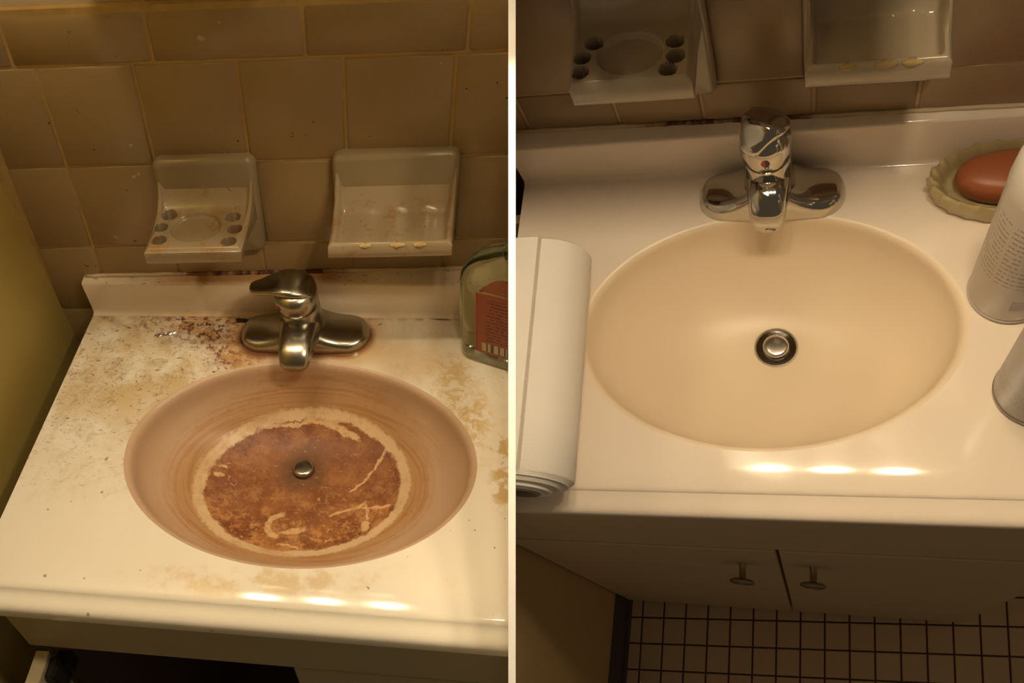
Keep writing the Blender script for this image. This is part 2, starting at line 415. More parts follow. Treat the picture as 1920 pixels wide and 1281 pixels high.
def mat_caulk(name, x0, x1, rust):
    g = G(name, 0.6)
    n = g.noise(40, 4, 0.65)
    m = (g.x + n * 0.05).ss(x0, x0 + 0.05) * (g.x + n * 0.04).ss(x1, x1 - 0.03)
    col = g.mix((0.55, 0.42, 0.26), (0.66, 0.53, 0.36), n)
    col = g.mix(col, (0.34, 0.16, 0.05), m * 0.9)
    col = g.mix(col, (0.07, 0.018, 0.012), m * g.noise(22, 5, 0.7, off=(2, 0, 0), sc=(1, 0.3, 0.3)).ss(0.40, 0.50))
    g.color(col); g.bump(g.noise(200, 3), 0.4, 0.001)
    return g.m

# ------------------------------------------------------------------ vanity top
def Wm(room):
    d = DIM[room]
    return lambda u, off, z: Vector((u + d['twist'] * z, d['tilt'] * z + d['wyaw'] * u - off, z))

def vanity_top(room, label, xr=0.315):
    d = DIM[room]
    t = thing('washbasin_counter', room, (0, 0, 0), label, 'washbasin', 'moulded washbasin counters')
    cx, cy, a, b, ph = d['xs'], d['ys'], d['a'], d['b'], d['phi']
    cp, sp = math.cos(ph), math.sin(ph)
    D, tb, yaw, sk = d['D'], d['tb'], d['yaw'], d['sk']
    xl = lambda y: d['xL'] + sk * (y + tb)
    yf = lambda x: -D - yaw * x
    deck_f = 0.030
    yb = -tb + 0.004
    # outer boundary of the flat deck
    outer = []
    n = 40
    x_l_f = xl(yf(d['xL']) + deck_f)
    A = (xl(yb), yb); B = (xr, yb); Cc = (xr, yf(xr) + deck_f); Dd = (x_l_f, yf(x_l_f) + deck_f)
    for P, Q in ((A, B), (B, Cc), (Cc, Dd), (Dd, A)):
        nn = 48 if P is Cc else n
        for i in range(nn): outer.append((lerp(P[0], Q[0], i / nn), lerp(P[1], Q[1], i / nn)))
    def ell(px, py, k):
        dx, dy = px - cx, py - cy
        u, v = dx * cp + dy * sp, -dx * sp + dy * cp
        s = k / math.hypot(u / a, v / b)
        return cx + dx * s, cy + dy * s
    rim = 1.045
    secs = [[(x, y, 0.0) for x, y in outer]]
    for f in (0.66, 0.33): secs.append([(*[lerp(e, o, f) for e, o in zip(ell(x, y, rim), (x, y))], 0.0) for x, y in outer])
    secs.append([(*ell(x, y, rim), 0.0) for x, y in outer])
    bm = loft(secs, caps=False)
    # front edge: drip ridge, cove and nose
    dyb = -(d['Db'] - D); zb = d['zb']
    prof = [(deck_f - s, -0.0026 * (s / 0.03) ** 2) for s in (0, 0.004, 0.008, 0.012, 0.016, 0.020, 0.0235, 0.0265)] + [(0.0018, -0.0029), (0.0006, -0.0038), (0.0, -0.0048), (0.22 * dyb, -0.0066), (0.42 * dyb, -0.0075),
            (0.62 * dyb, -0.0083), (0.80 * dyb, -0.0096), (0.93 * dyb, -0.0118), (dyb, zb), (dyb, zb - 0.010), (0.85 * dyb, zb - 0.0125), (0.1 * dyb, zb - 0.013), (0.008, zb - 0.013)]
    m = 48; rows = []
    for i in range(m + 1):
        row = []
        for dy, z in prof:
            x0 = xl(yf(d['xL']) + dy); x = lerp(x_l_f if dy == deck_f else x0, xr, i / m)
            row.append((x, yf(x) + dy, z))
        rows.append(row)
    loft(rows, bm, closed=False)
    bm.verts.ensure_lookup_table()
    for row in (rows[0], rows[-1]):
        vs = [bm.verts.new(p) for p in row]; bm.faces.new(vs)
    # left and right edges and underside of the slab
    zt = zb - 0.013
    for P, Q in ((Dd, A), (B, Cc)):
        vs = [bm.verts.new(p) for p in ((*P, 0), (*Q, 0), (*Q, zt), (*P, zt))]; bm.faces.new(vs)
    bmesh.ops.remove_doubles(bm, verts=bm.verts[:], dist=1e-5)
    part('countertop', bm, MARBLE_G if room == 'G' else MARBLE_C, t, room=room, edge=40, normals=True)
    # basin
    N = 128; th = [2 * math.pi * i / N for i in range(N)]
    E = lambda k: [(cx + k * (a * math.cos(q) * cp - b * math.sin(q) * sp), cy + k * (a * math.cos(q) * sp + b * math.sin(q) * cp)) for q in th]
    secs = []; rhos = []
    for k, z in ((rim, 0.0), (1.032, -0.0004), (1.020, -0.0014), (1.010, -0.0032), (1.002, -0.0060), (0.996, -0.0100), (0.991, -0.0150)):
        secs.append([(x, y, z) for x, y in E(k)]); rhos.append(1.0 + (k - 0.991) * 0.5)
    e0 = E(0.991); zr = -0.0150; xd, yd, zd = d['xd'], d['yd'], d['zd']
    rd = 0.021 if room == 'C' else 0.0105
    for i in range(1, 41):
        q = 1 - i / 40
        sec = []
        for x, y in e0:
            L = math.hypot(x - xd, y - yd); r0 = rd / L
            p = r0 + (1 - r0) * q
            gz = 1 - (1 - min(1, p ** 2.5)) ** 0.66
            sec.append((xd + (x - xd) * p, yd + (y - yd) * p, zd + (zr - zd) * gz))
        secs.append(sec); rhos.append(q)
    bm = loft(secs, caps=False)
    lay = bm.verts.layers.float.new('rho')
    bm.verts.ensure_lookup_table()
    for i in range(len(secs)):
        for j in range(N): bm.verts[i * N + j][lay] = rhos[i]
    part('basin', bm, BASIN_G if room == 'G' else BASIN_C, t)
    # backsplash
    wm = Wm(room); hb = d['hb']
    bm = bmesh.new()
    nx = 16; rows = []
    r = 0.003
    for i in range(nx + 1):
        x = lerp(d['xL'], xr, i / nx)
        yw = d['wyaw'] * x - 0.0004
        rows.append([(x, yw, 0.001), (x, yw + d['tilt'] * hb, hb), (x, -tb + r, hb), (x, -tb + 0.3 * r, hb - 0.3 * r), (x, -tb, hb - r), (x, -tb, 0.006), (x, -tb - 0.0008, 0.0025), (x, -tb - 0.003, 0.0006), (x, -tb - 0.005, 0.0002), (x, -tb - 0.005, -0.001)])
    loft(rows, bm, closed=True)
    part('backsplash', bm, SPLASH_G if room == 'G' else MARBLE_C, t, room=room, edge=60)
    # caulk bead on top of the splash
    bm = bmesh.new(); rows = []
    for i in range(61):
        x = lerp(d['xL'] + 0.002, xr - 0.002, i / 60)
        yw = d['wyaw'] * x + d['tilt'] * hb - 0.0003; h = 0.0028 + 0.0012 * random.random(); dd = 0.0032 + 0.0014 * random.random()
        rows.append([(x, yw, hb - 0.0005), (x, yw, hb + h), (x, yw - 0.55 * dd, hb + 0.6 * h), (x, yw - dd, hb - 0.0005)])
    loft(rows, bm, closed=True)
    part('caulk', bm, mat_caulk('rusty_caulk_' + ('old' if room == 'G' else 'new'), *((-0.165, 0.06, 1) if room == 'G' else (-0.13, 0.075, 1))), t, room=room)
    # drain
    dz = zd
    fl = part('drain_flange', lathe([(0.0245, dz + 0.0016), (0.0228, dz + 0.0030), (0.0205, dz + 0.0014), (0.0185, dz - 0.006), (0.0175, dz - 0.03), (0.001, dz - 0.0305)] if room == 'C' else
                                    [(0.0125, dz + 0.0004), (0.0115, dz + 0.0008), (0.0105, dz - 0.001), (0.0100, dz - 0.006), (0.0095, dz - 0.03), (0.001, dz - 0.0305)], 40, cx=xd, cy=yd), CHROME_C if room == 'C' else SLUDGE, t, edge=60)
    s = 0.0142 if room == 'C' else 0.0118; z0 = dz - (0.020 if room == 'C' else 0.018); z1 = dz + (0.008 if room == 'C' else 0.008)
    part('stopper', lathe([(0.006, z0), (0.006, z1 - 0.006), (s, z1 - 0.005), (s * 1.05, z1 - 0.0030), (s * 1.02, z1 - 0.0012), (s * 0.94, z1 - 0.0001), (s * 0.7, z1 + 0.0004), (s * 0.35, z1 + 0.0007), (0.0005, z1 + 0.0008)], 32, cx=xd, cy=yd), CHROME_S if room == 'C' else CHROME_G, t, edge=60)
    return t

# ------------------------------------------------------------------ tap
def superarch(w, h, p, n=22, z0=0.0):
    out = []
    for i in range(n + 1):
        q = math.pi * i / n; c, s = math.cos(q), math.sin(q)
        out.append((math.copysign(abs(c) ** p, c) * w, z0 + (abs(s) ** p) * h))
    return out
def superell(w, zc, h, p, n=28):
    out = []
    for i in range(n):
        q = 2 * math.pi * i / n; c, s = math.cos(q), math.sin(q)
        out.append((math.copysign(abs(c) ** p, c) * w, zc + math.copysign(abs(s) ** p, s) * h))
    return out
def faucet(room, xf, yf, zs, lever_dir, label, lever_len=0.049, spout=1.0, mark=0.0, lift=0.0):
    m = CHROME_G if room == 'G' else CHROME_C
    t = thing('faucet', room, (xf, yf, 0.0003), label, 'faucet', 'single lever faucets')
    # base plate: rounded wings with flat tops
    secs = []
    xs = [-0.0765 + 0.153 * (0.5 - 0.5 * math.cos(math.pi * i / 44)) for i in range(45)]
    for x in xs:
        e = max(0.0, abs(x) - 0.050) / 0.0265
        k = math.sqrt(max(0.0, 1 - e * e)) if e < 1 else 0.0
        k = max(k, 0.02)
        w = 0.0275 * k + 0.002 * math.exp(-(x / 0.03) ** 2)
        h = (0.0135 * (0.85 if zs > 1.2 else 1.0) * min(1.0, k * 1.35) + 0.020 * math.exp(-(x / 0.028) ** 2)) * zs
        secs.append([(x, y, z) for y, z in superarch(w, h, 0.52)])
    part('base_plate', loft(secs), m, t, edge=50)
    # upright body, slightly leaning forward
    secs = []
    for z, rx, ry, dy in ((0.004, 0.030, 0.026, 0), (0.014, 0.0275, 0.0255, 0), (0.028, 0.0250, 0.0245, -0.0005), (0.046, 0.0238, 0.0240, -0.001), (0.0590, 0.0234, 0.0238, -0.0015), (0.0605, 0.0223, 0.0228, -0.0015)):
        secs.append([(rx * math.cos(q), dy + ry * math.sin(q), z * zs) for q in (2 * math.pi * i / 36 for i in range(36))])
    part('body', loft(secs), m, t, edge=50)
    # spout towards the basin
    secs = []
    for y, zlo, zhi, w, p in ((-0.004, 0.004, 0.044, 0.0225, 0.62), (-0.018, 0.008, 0.0445, 0.0225, 0.60), (-0.032, 0.013, 0.0440, 0.0210, 0.58), (-0.044, 0.016, 0.0425, 0.0195, 0.58), (-0.054, 0.017, 0.0400, 0.0185, 0.62),
                              (-0.061, 0.0165, 0.0365, 0.0178, 0.70), (-0.0665, 0.016, 0.0320, 0.0160, 0.80), (-0.0695, 0.016, 0.0275, 0.0125, 0.90), (-0.0708, 0.0165, 0.0235, 0.0070, 1.0)):
        secs.append([(x, y * spout, z * zs) for x, z in superell(w, (zlo + zhi) / 2, (zhi - zlo) / 2, p)])
    sp = part('spout', loft(secs), m, t, edge=60)
    ax = Matrix.Translation((0, -0.050 * spout, 0.0165 * zs))
    part('aerator', lathe([(0.0098, 0.004 * zs), (0.0100, 0.0), (0.0100, -0.003 * zs), (0.0088, -0.0035 * zs), (0.0080, -0.001)], 28, axis=ax), m, sp, edge=40)
    # handle: dome with a lever growing out of its crown
    prof = [(0.0226, 0.0606), (0.0238, 0.0615), (0.0246, 0.0660), (0.0249, 0.0715), (0.0245, 0.0770), (0.0230, 0.0815), (0.0200, 0.0845), (0.0150, 0.0868), (0.0080, 0.0880), (0.0005, 0.0884)]
    axm = Matrix.Translation((0, -0.001, 0)) @ Matrix.Rotation(math.radians(5), 4, 'X')
    h = part('handle', lathe([(r, z) for r, z in prof], 40, axis=Matrix.Diagonal((1, 1, zs, 1)) @ axm), m, t, edge=60)
    dx, dy = lever_dir; L = math.hypot(dx, dy); dx /= L; dy /= L
    secs = []
    k = lever_len / 0.049
    for s, z, hw, ht in ((-0.0235, 0.0740, 0.008, 0.003), (-0.0195, 0.0810, 0.0155, 0.005), (-0.010, 0.0860, 0.0212, 0.0062), (0.002, 0.0880, 0.0222, 0.0068), (0.012, 0.0878, 0.0208, 0.0060), (0.021, 0.0855, 0.0178, 0.0050), (0.030, 0.0820, 0.0145, 0.0044), (0.038, 0.0785, 0.0120, 0.0042), (0.0445, 0.0765, 0.0102, 0.0042), (0.0485, 0.0758, 0.0072, 0.0036), (0.0500, 0.0756, 0.0030, 0.0018)):
        sec = []
        for w, zz in superell(hw, 0, ht, 0.8, 20):
            ss = s * k if s > 0 else s
            sec.append((dx * ss - dy * w, dy * ss + dx * w - 0.003, (z + lift * max(0, s) / 0.049 + zz) * zs))
        secs.append(sec)
    part('lever', loft(secs), m, h, edge=60)
    # red / blue temperature mark under the lever root
    q0 = math.radians(mark)
    for nm, mt, a0, a1 in (('hot_mark', RED, 90, 270), ('cold_mark', BLUE, -90, 90)):
        bm = bmesh.new(); c = Vector((0.0254 * math.cos(q0), 0.0254 * math.sin(q0) - 0.006, 0.0725 * zs))
        nrm = Vector((math.cos(q0), math.sin(q0), 0)); tx = Vector((-math.sin(q0), math.cos(q0), 0)); tz = Vector((0, 0, 1))
        vs = []
        for layer in (0, 0.0008):
            vs.append([bm.verts.new(c + nrm * layer + tx * 0.0042 * math.cos(math.radians(lerp(a0, a1, i / 10))) + tz * 0.0042 * zs * 0.8 * math.sin(math.radians(lerp(a0, a1, i / 10)))) for i in range(11)])
        bm.faces.new(vs[1]); bm.faces.new(vs[0][::-1])
        for i in range(11): bm.faces.new((vs[0][i], vs[0][(i + 1) % 11], vs[1][(i + 1) % 11], vs[1][i]))
        tag(part(nm, bm, mt, h, smooth=False), 'red half of the temperature dot' if nm == 'hot_mark' else 'dark blue half of the temperature dot')
    return t

# ------------------------------------------------------------------ tiled walls
def tile_bm(wm, u0, u1, z0, z1, gap=0.0036, bev=0.0016, depth=0.006, top_round=False):
    g2 = gap / 2; u0 += g2; u1 -= g2; z0 += g2; z1 -= g2
    if top_round:
        prof = [(-depth, z0), (-bev, z0), (0.0, z0 + bev), (0.0, z1 - 0.016), (-0.0008, z1 - 0.010), (-0.003, z1 - 0.0045), (-0.0065, z1 - 0.0012), (-0.011, z1)]
        rows = []
        for u, o in ((u0, -bev), (u0 + bev, 0.0), (u1 - bev, 0.0), (u1, -bev)):
            rows.append([wm(u, off + (o if off > -0.004 else 0), z) for off, z in prof])
        return loft(rows, closed=False)
    ring = lambda i, off: [wm(u0 + i, off, z0 + i), wm(u1 - i, off, z0 + i), wm(u1 - i, off, z1 - i), wm(u0 + i, off, z1 - i)]
    bm = loft([ring(0, -depth), ring(0, -bev), ring(bev * 0.35, -bev * 0.35), ring(bev, 0.0)], caps=False)
    bm.verts.ensure_lookup_table(); bm.faces.new(bm.verts[-4:])
    return bm
def tiled_wall(room, rows, label, ulo, uhi, zlo, ztop):
    wm = Wm(room)
    bm = bmesh.new(); box(bm, ulo, uhi, -0.0019, -0.05, zlo, ztop, lambda u, o, z: wm(u, o, z))
    wall = struct('wall_back', bm, GROUT[room], room, label)
    bm = bmesh.new(); box(bm, ulo, uhi, -0.0125, -0.05, ztop, 1.05, lambda u, o, z: wm(u, o, z))
    part('upper_wall', bm, UPPER, wall, smooth=False, room=room)
    for z0, z1, us, trim in rows:
        for a, b in us:
            part('trim_tile' if trim else 'wall_tile', tile_bm(wm, a, b, z0, z1, top_round=trim), TILE[room], wall, room=room, edge=None)
    return wall
def spans(xs): return list(zip(xs, xs[1:]))
d = DIM['G']
zC = d['z0']; zB = zC + d['sz1']; zA = zB + d['sz2']; zD = zC - d['sz3']
cols = [-0.3335, d['x0'], d['x1'], d['x2'], d['x3'], d['x4'], d['x4'] + 0.107, d['x4'] + 0.214]
rowBC = [-0.3335, d['x0'], d['x1'] + 0.001]
G_HOLD = (d['x1'] + 0.001, d['e0']); G_SOAP = (d['e1'], d['x4'] + 0.009)
trims = [-0.3335, d['t0'], d['t1'], d['t2'], d['t3'], d['t3'] + 0.152]
tiled_wall('G', [(zD - 0.215, zD - 0.108, spans(cols), False), (zD - 0.108, zD, spans(cols), False), (zD, zC, spans(cols), False),
                 (zC, zB, spans(rowBC) + [(d['e0'], d['e1'])] + spans([G_SOAP[1], d['x4'] + 0.107, d['x4'] + 0.214]), False),
                 (zB, zA, spans(cols), False), (zA, 0.3885, spans(trims), True)],
           'taupe tiled wall with yellowed grout behind the stained vanity', -0.36, 0.45, -0.9, 0.386)
d = DIM['C']
rC = d['z0']; rB = rC + 0.168; rA = rB + 0.168
cols = [-0.3475, d['x0'], d['x1'], d['x2'], d['x3'], d['x4'], d['x4'] + 0.105, d['x4'] + 0.21, d['x4'] + 0.315, d['x4'] + 0.42, d['x4'] + 0.525, d['x4'] + 0.63]
C_HOLD = (d['x1'] - 0.001, d['e0']); C_SOAP = (d['e1'], d['x4'] + 0.008)
tiled_wall('C', [(rC - 0.168, rC, spans(cols), False),
                 (rC, rB, spans([-0.3475, d['x0'], C_HOLD[0]]) + [(d['e0'], d['e1'])] + spans([C_SOAP[1], d['x4'] + 0.105, d['x4'] + 0.21, d['x4'] + 0.315, d['x4'] + 0.42, d['x4'] + 0.525, d['x4'] + 0.63]), False),
                 (rB, rA, spans(cols), False)],
           'brown tiled wall behind the clean cream vanity', -0.40, 0.78, -1.30, rA)

bm = bmesh.new(); box(bm, -0.38, -0.3315, -1.15, 0.0, -0.9, 1.05)
struct('wall_left', bm, PAINT['G'], 'G', 'olive painted side wall beside the stained vanity')
bm = bmesh.new(); box(bm, -0.40, -0.345, -1.15, -0.0, -1.30, 1.05)
struct('wall_left', bm, PAINT['C'], 'C', 'dark brown side wall below the paper towel roll')

# ------------------------------------------------------------------ floor of the clean room
ZF = -1.27
bm = bmesh.new(); box(bm, -0.39, 0.75, -1.0, 0.0, ZF - 0.03, ZF - 0.0014)
FLOORG = mat_simple('dark_floor_grout', (0.10, 0.055, 0.035), 0.9, var=0.3, scale=80, bump=0.3)
floor = struct('floor', bm, FLOORG, 'C', 'small square tiles with dark grout on the floor below the clean vanity')
g = G('beige_floor_tile', 0.4); gi = g.noise(9, 3)
g.color(g.mix((0.62, 0.46, 0.29), (0.74, 0.56, 0.36), gi)); g.bump(g.noise(90, 3), 0.1, 0.0005)
FTILE = g.m
O = Vector((-0.3085, -0.4700)); E1 = Vector((0.0486, 0.00556)); E2 = Vector((0.0010, -0.0582))
gg = 0.0019
for j in range(-4, 4):
    for i in range(-1, 23):
        p = O + E1 * i + E2 * j
        if p.x < -0.36 or p.x > 0.74 or p.y > -0.22: continue
        u = E1.normalized() * gg; w = E2.normalized() * gg
        def ring(k, z):
            return [(*(p + u * k + w * k), z), (*(p + E1 - u * k + w * k), z), (*(p + E1 + E2 - u * k - w * k), z), (*(p + E2 + u * k - w * k), z)]
        bm = loft([ring(1.0, ZF - 0.003), ring(1.0, ZF - 0.0006), ring(1.5, ZF)], caps=False)
        bm.verts.ensure_lookup_table(); bm.faces.new(bm.verts[-4:])
        part('floor_tile', bm, FTILE, floor, room='C', smooth=False)
# rubber cove base along the side wall
bm = bmesh.new()
prof = [(-0.3447, ZF + 0.155), (-0.3425, ZF + 0.154), (-0.3415, ZF + 0.025), (-0.339, ZF + 0.008), (-0.333, ZF + 0.001), (-0.333, ZF + 0.0002), (-0.3447, ZF + 0.0002)]
loft([[(x, y, z) for x, z in prof] for y in (-1.0, -0.5, -0.03)], bm)
ob = struct('baseboard_left', bm, mat_simple('dark_rubber_base', (0.045, 0.040, 0.045), 0.45), 'C', 'dark rubber cove base between the side wall and the floor tiles', smooth=True, edge=30)

# ------------------------------------------------------------------ ceramic fixtures on the wall
def hfield(wm, u0, u1, o0, o1, zfun, zbot, nu, no, open_bottom=False):
    """shelf: top is a height field over (u, off), with walls and a flat underside"""
    bm = bmesh.new(); grid = []
    for i in range(nu + 1):
        grid.append([bm.verts.new(wm(lerp(u0, u1, i / nu), lerp(o0, o1, j / no), zfun(lerp(u0, u1, i / nu), lerp(o0, o1, j / no)))) for j in range(no + 1)])
    for i in range(nu):
        for j in range(no): bm.faces.new((grid[i][j], grid[i + 1][j], grid[i + 1][j + 1], grid[i][j + 1]))
    per = [(i, 0) for i in range(nu)] + [(nu, j) for j in range(no)] + [(i, no) for i in range(nu, 0, -1)] + [(0, j) for j in range(no, 0, -1)]
    tops = [grid[i][j] for i, j in per]
    lows = []
    for i, j in per:
        u, o = lerp(u0, u1, i / nu), lerp(o0, o1, j / no)
        ins = 0.0035
        lows.append(bm.verts.new(wm(min(max(u, u0 + ins), u1 - ins), min(o, o1 - ins), zbot(o))))
    mids = []
    for i, j in per:
        u, o = lerp(u0, u1, i / nu), lerp(o0, o1, j / no)
        mids.append(bm.verts.new(wm(u, o, zbot(o) + 0.004)))
    n = len(per)
    for k in range(n):
        q = (k + 1) % n
        bm.faces.new((tops[k], tops[q], mids[q], mids[k])); bm.faces.new((mids[k], mids[q], lows[q], lows[k]))
    if not open_bottom: bm.faces.new(lows[::-1])
    return bm
def rounded_plate(wm, u0, u1, z0, z1, th, r):
    rows = []
    for ins, off in ((0.0, -0.004), (0.0, th - r), (r * 0.3, th - r * 0.3), (r, th)):
        rc = 0.010
        pts = []
        for cx, cz, a0 in ((u1 - rc, z1 - rc, 0), (u0 + rc, z1 - rc, 90), (u0 + rc, z0 + rc, 180), (u1 - rc, z0 + rc, 270)):
            for k in range(5):
                q = math.radians(a0 + 90 * k / 4); pts.append(wm(cx + (rc - ins) * math.cos(q), off, cz + (rc - ins) * math.sin(q)))
        rows.append(pts)
    return loft(rows)
def toothbrush_holder(room, us, z0, z1, ztop, thick, proj, zsc, holes, recess, label, mats):
    wm = Wm(room); u0, u1 = us
    p0 = wm((u0 + u1) / 2, 0, z0)
    t = thing('toothbrush_holder', room, (0, 0, 0), label, 'toothbrush holder', 'ceramic toothbrush holders')
    part('back_plate', rounded_plate(wm, u0 - 0.002, u1 + 0.002, z0, z1, 0.012, 0.006), mats[0], t, edge=50)
    a0, a1 = u0 + 0.002, u1 - 0.002
    def zf(u, o):
        z = ztop
        z += 0.045 * zsc * max(0, (0.040 - o) / 0.040) ** 2.6                      # sweeps up into the back plate
        side = min(u - a0, a1 - u)
        z += 0.016 * zsc * (1 - sstep(0.0, 0.007, side)) * max(0, (0.055 - o) / 0.055) ** 1.2      # raised cheeks
        edge = min(side, proj - o)
        z -= 0.0035 * zsc * (1 - sstep(0.0, 0.004, edge))
        rx, ry, ru, ro = recess
        q = math.hypot((u - rx) / ru, (o - ry) / ro)
        z -= 0.0042 * zsc * (1 - sstep(0.86, 1.0, q))
        for hx, hy in holes:
            q = math.hypot((u - hx) / 0.0078, (o - hy) / 0.0068)
            z -= 0.0195 * zsc * (1 - sstep(0.88, 1.0, q))
        return z
    part('shelf', hfield(wm, a0, a1, 0.010, proj, zf, lambda o: ztop - thick - 0.012 * zsc * max(0, (0.05 - o) / 0.05), 110, 84, True), mats[1], t, edge=55)
    return t
def soap_dish(room, us, z0, z1, ztop, thick, proj, zsc, label, mats):
    wm = Wm(room); u0, u1 = us
    t = thing('wall_soap_dish', room, (0, 0, 0), label, 'soap dish', 'ceramic wall soap dishes')
    part('back_plate', rounded_plate(wm, u0 - 0.002, u1 + 0.002, z0, z1, 0.013, 0.006), mats[0], t, edge=50)
    a0, a1 = u0 + 0.002, u1 - 0.001
    W_ = a1 - a0
    def zf(u, o):
        side = min(u - a0, a1 - u); edge = min(side, proj - o)
        z = ztop
        z += 0.046 * zsc * max(0, (0.036 - o) / 0.036) ** 2.4
        z += 0.026 * zsc * (1 - sstep(0.001, 0.008, side)) * max(0, (0.060 - o) / 0.060) ** 1.1
        z -= 0.0030 * zsc * (1 - sstep(0.0, 0.003, edge))
        inn = sstep(0.005, 0.010, side) * sstep(0.005, 0.010, proj - o) * sstep(0.016, 0.034, o)
        rid = 0.0020 * (0.5 + 0.5 * math.cos(2 * math.pi * 4 * (u - a0) / W_)) * sstep(0.012, 0.02, side)
        z -= inn * zsc * (0.0075 - rid)
        return z
    tr = part('tray', hfield(wm, a0, a1, 0.010, proj, zf, lambda o: ztop - thick - 0.010 * zsc * max(0, (0.05 - o) / 0.05), 80, 60), mats[1], t, edge=55)
    # crumbs of old glue along the front rim
    gz = min(zsc, 1.0) * 0.8
    for uu, ln in ((0.30, 0.013), (0.56, 0.017), (0.74, 0.015)):
        bm = bmesh.new(); rows = []
        for k in range(9):
            u = a0 + W_ * uu + ln * (k / 8 - 0.5); s = math.sin(math.pi * k / 8) * (0.6 + 0.6 * random.random()) + 0.05
            zz = ztop - 0.0014 * gz
            rows.append([wm(u, proj - 0.0045, zz + 0.0016 * gz * s), wm(u, proj - 0.001, zz + 0.0016 * gz * s), wm(u, proj + 0.0009 * s, zz - 0.001), wm(u, proj + 0.0008 * s, zz - 0.0055 * gz * s), wm(u, proj - 0.003, zz - 0.004 * gz * s)])
        loft(rows, bm)
        part('glue_residue', bm, MASTIC, tr)
    return t
def on_wall(room, P):
    """room point -> (u, off) on the wall frame"""
    q = DIM[room]; u = P[0] - q['twist'] * P[2]
    return u, q['tilt'] * P[2] + q['wyaw'] * u - P[1]
hz = [on_wall('G', (x, y, 0.168)) for x, y in ((-0.1415, -0.0409), (-0.1465, -0.0600), (-0.1429, -0.0802), (-0.0721, -0.0436), (-0.0665, -0.0625), (-0.0688, -0.0817))]
rc = on_wall('G', (-0.1090, -0.0590, 0.165))
toothbrush_holder('G', G_HOLD, zC - 0.004, zB + 0.012, 0.1680, 0.021, 0.090, 1.0, hz, (rc[0], rc[1], 0.0275, 0.0235),
                  'grubby white ceramic toothbrush holder with brown scum in its cup ring', (CER_G, CER_G_TRAY))
soap_dish('G', G_SOAP, zC - 0.004, zB + 0.013, 0.1680, 0.0205, 0.088, 1.0, 'stained ceramic soap dish on the wall above the rusty basin', (CER_G, CER_G_TRAY))
hz = [on_wall('C', (x, y, 0.30)) for x, y in ((-0.1316, -0.0494), (-0.1409, -0.0636), (-0.1413, -0.0788), (-0.0598, -0.0564), (-0.0583, -0.0719), (-0.0641, -0.0845))]
rc = on_wall('C', (-0.0990, -0.0640, 0.297))
toothbrush_holder('C', C_HOLD, rC - 0.004, rB + 0.012, 0.300, 0.034, 0.097, 1.5, hz, (rc[0], rc[1], 0.030, 0.0225),
                  'clean ceramic toothbrush holder with an empty cup ring and six holes', (CER_C, CER_C_TRAY))
soap_dish('C', C_SOAP, rC - 0.004, rB + 0.012, 0.284, 0.029, 0.086, 1.5, 'wiped ceramic soap dish on the wall above the clean basin', (CER_C, CER_C_TRAY))

# ------------------------------------------------------------------ vanity tops and taps
vanity_top('G', 'cream moulded vanity top with rust-brown basin and dirt-streaked counter')
vanity_top('C', 'spotless cream moulded vanity top with oval basin')
faucet('G', -0.0165, -0.0585, 1.0, (-1.0, -0.05), 'hazy chrome faucet with its lever swung sideways over the rusty basin', mark=-130, lift=0.008)
faucet('C', 0.0065, -0.0545, 1.80, (-0.62, -1.0), 'shiny chrome faucet with red and blue dot above the clean basin', lever_len=0.029, spout=0.83, mark=-88, lift=0.006)

# ------------------------------------------------------------------ cabinets
def front_fn(room, yc):
    yaw = DIM[room]['yaw']
    return lambda x, y, z: Vector((x, y - yaw * x, z))
def cab_box(x0, x1, y0, y1, z0, z1, room, r=0.0015):
    return bevel_box(x0, x1, y0, y1, z0, z1, r, front_fn(room, 0), 1)
def knob_bm(c, zsc, room):
    yaw = DIM[room]['yaw']
    ax = Matrix.Translation(c) @ Matrix.Rotation(math.radians(90), 4, 'X') @ Matrix.Diagonal((1, zsc, 1, 1))
    stem = lathe([(0.0060, -0.001), (0.0046, 0.003), (0.0044, 0.020), (0.0060, 0.0225)], 20, axis=ax)
    head = lathe([(0.004, 0.021), (0.012, 0.0215), (0.0160, 0.0235), (0.0168, 0.0255), (0.0160, 0.0275), (0.0125, 0.0290), (0.0105, 0.0286), (0.006, 0.0272), (0.0005, 0.0268)], 28, axis=ax)
    return stem, head
# clean room: both doors shut
d = DIM['C']
xa, xb, yc, zs_, zc, xg = -0.337, 0.336, -0.4140, -0.268, -1.235, 0.0155
cab = thing('vanity_cabinet', 'C', (0, 0, 0), 'beige vanity cabinet with two shut doors and round knobs', 'cabinet', 'vanity cabinets')
zt = d['zb'] - 0.0145
yb_ = -0.03
bm = bmesh.new()
for a in ((xa, xa + 0.016, yc + 0.019, yb_, zc, zt), (xb - 0.016, xb, yc + 0.019, yb_, zc, zt), (xa + 0.016, xb - 0.016, yc + 0.019, yb_, zc, zc + 0.016), (xa + 0.016, xb - 0.016, yb_ - 0.012, yb_, zc + 0.016, zt)): box(bm, *a, front_fn('C', 0))
part('carcass', bm, CAB['C'], cab, smooth=False, room='C')
part('top_rail', cab_box(xa, xb, yc + 0.002, yc + 0.018, zs_ + 0.001, zt, 'C'), CAB['C'], cab, smooth=False, room='C')
part('plinth', cab_box(xa + 0.002, xb - 0.002, yc + 0.075, yb_, ZF + 0.0003, zc - 0.0003, 'C'), CAB['C'], cab, smooth=False, room='C')
kx = (-0.0330, 0.0580)
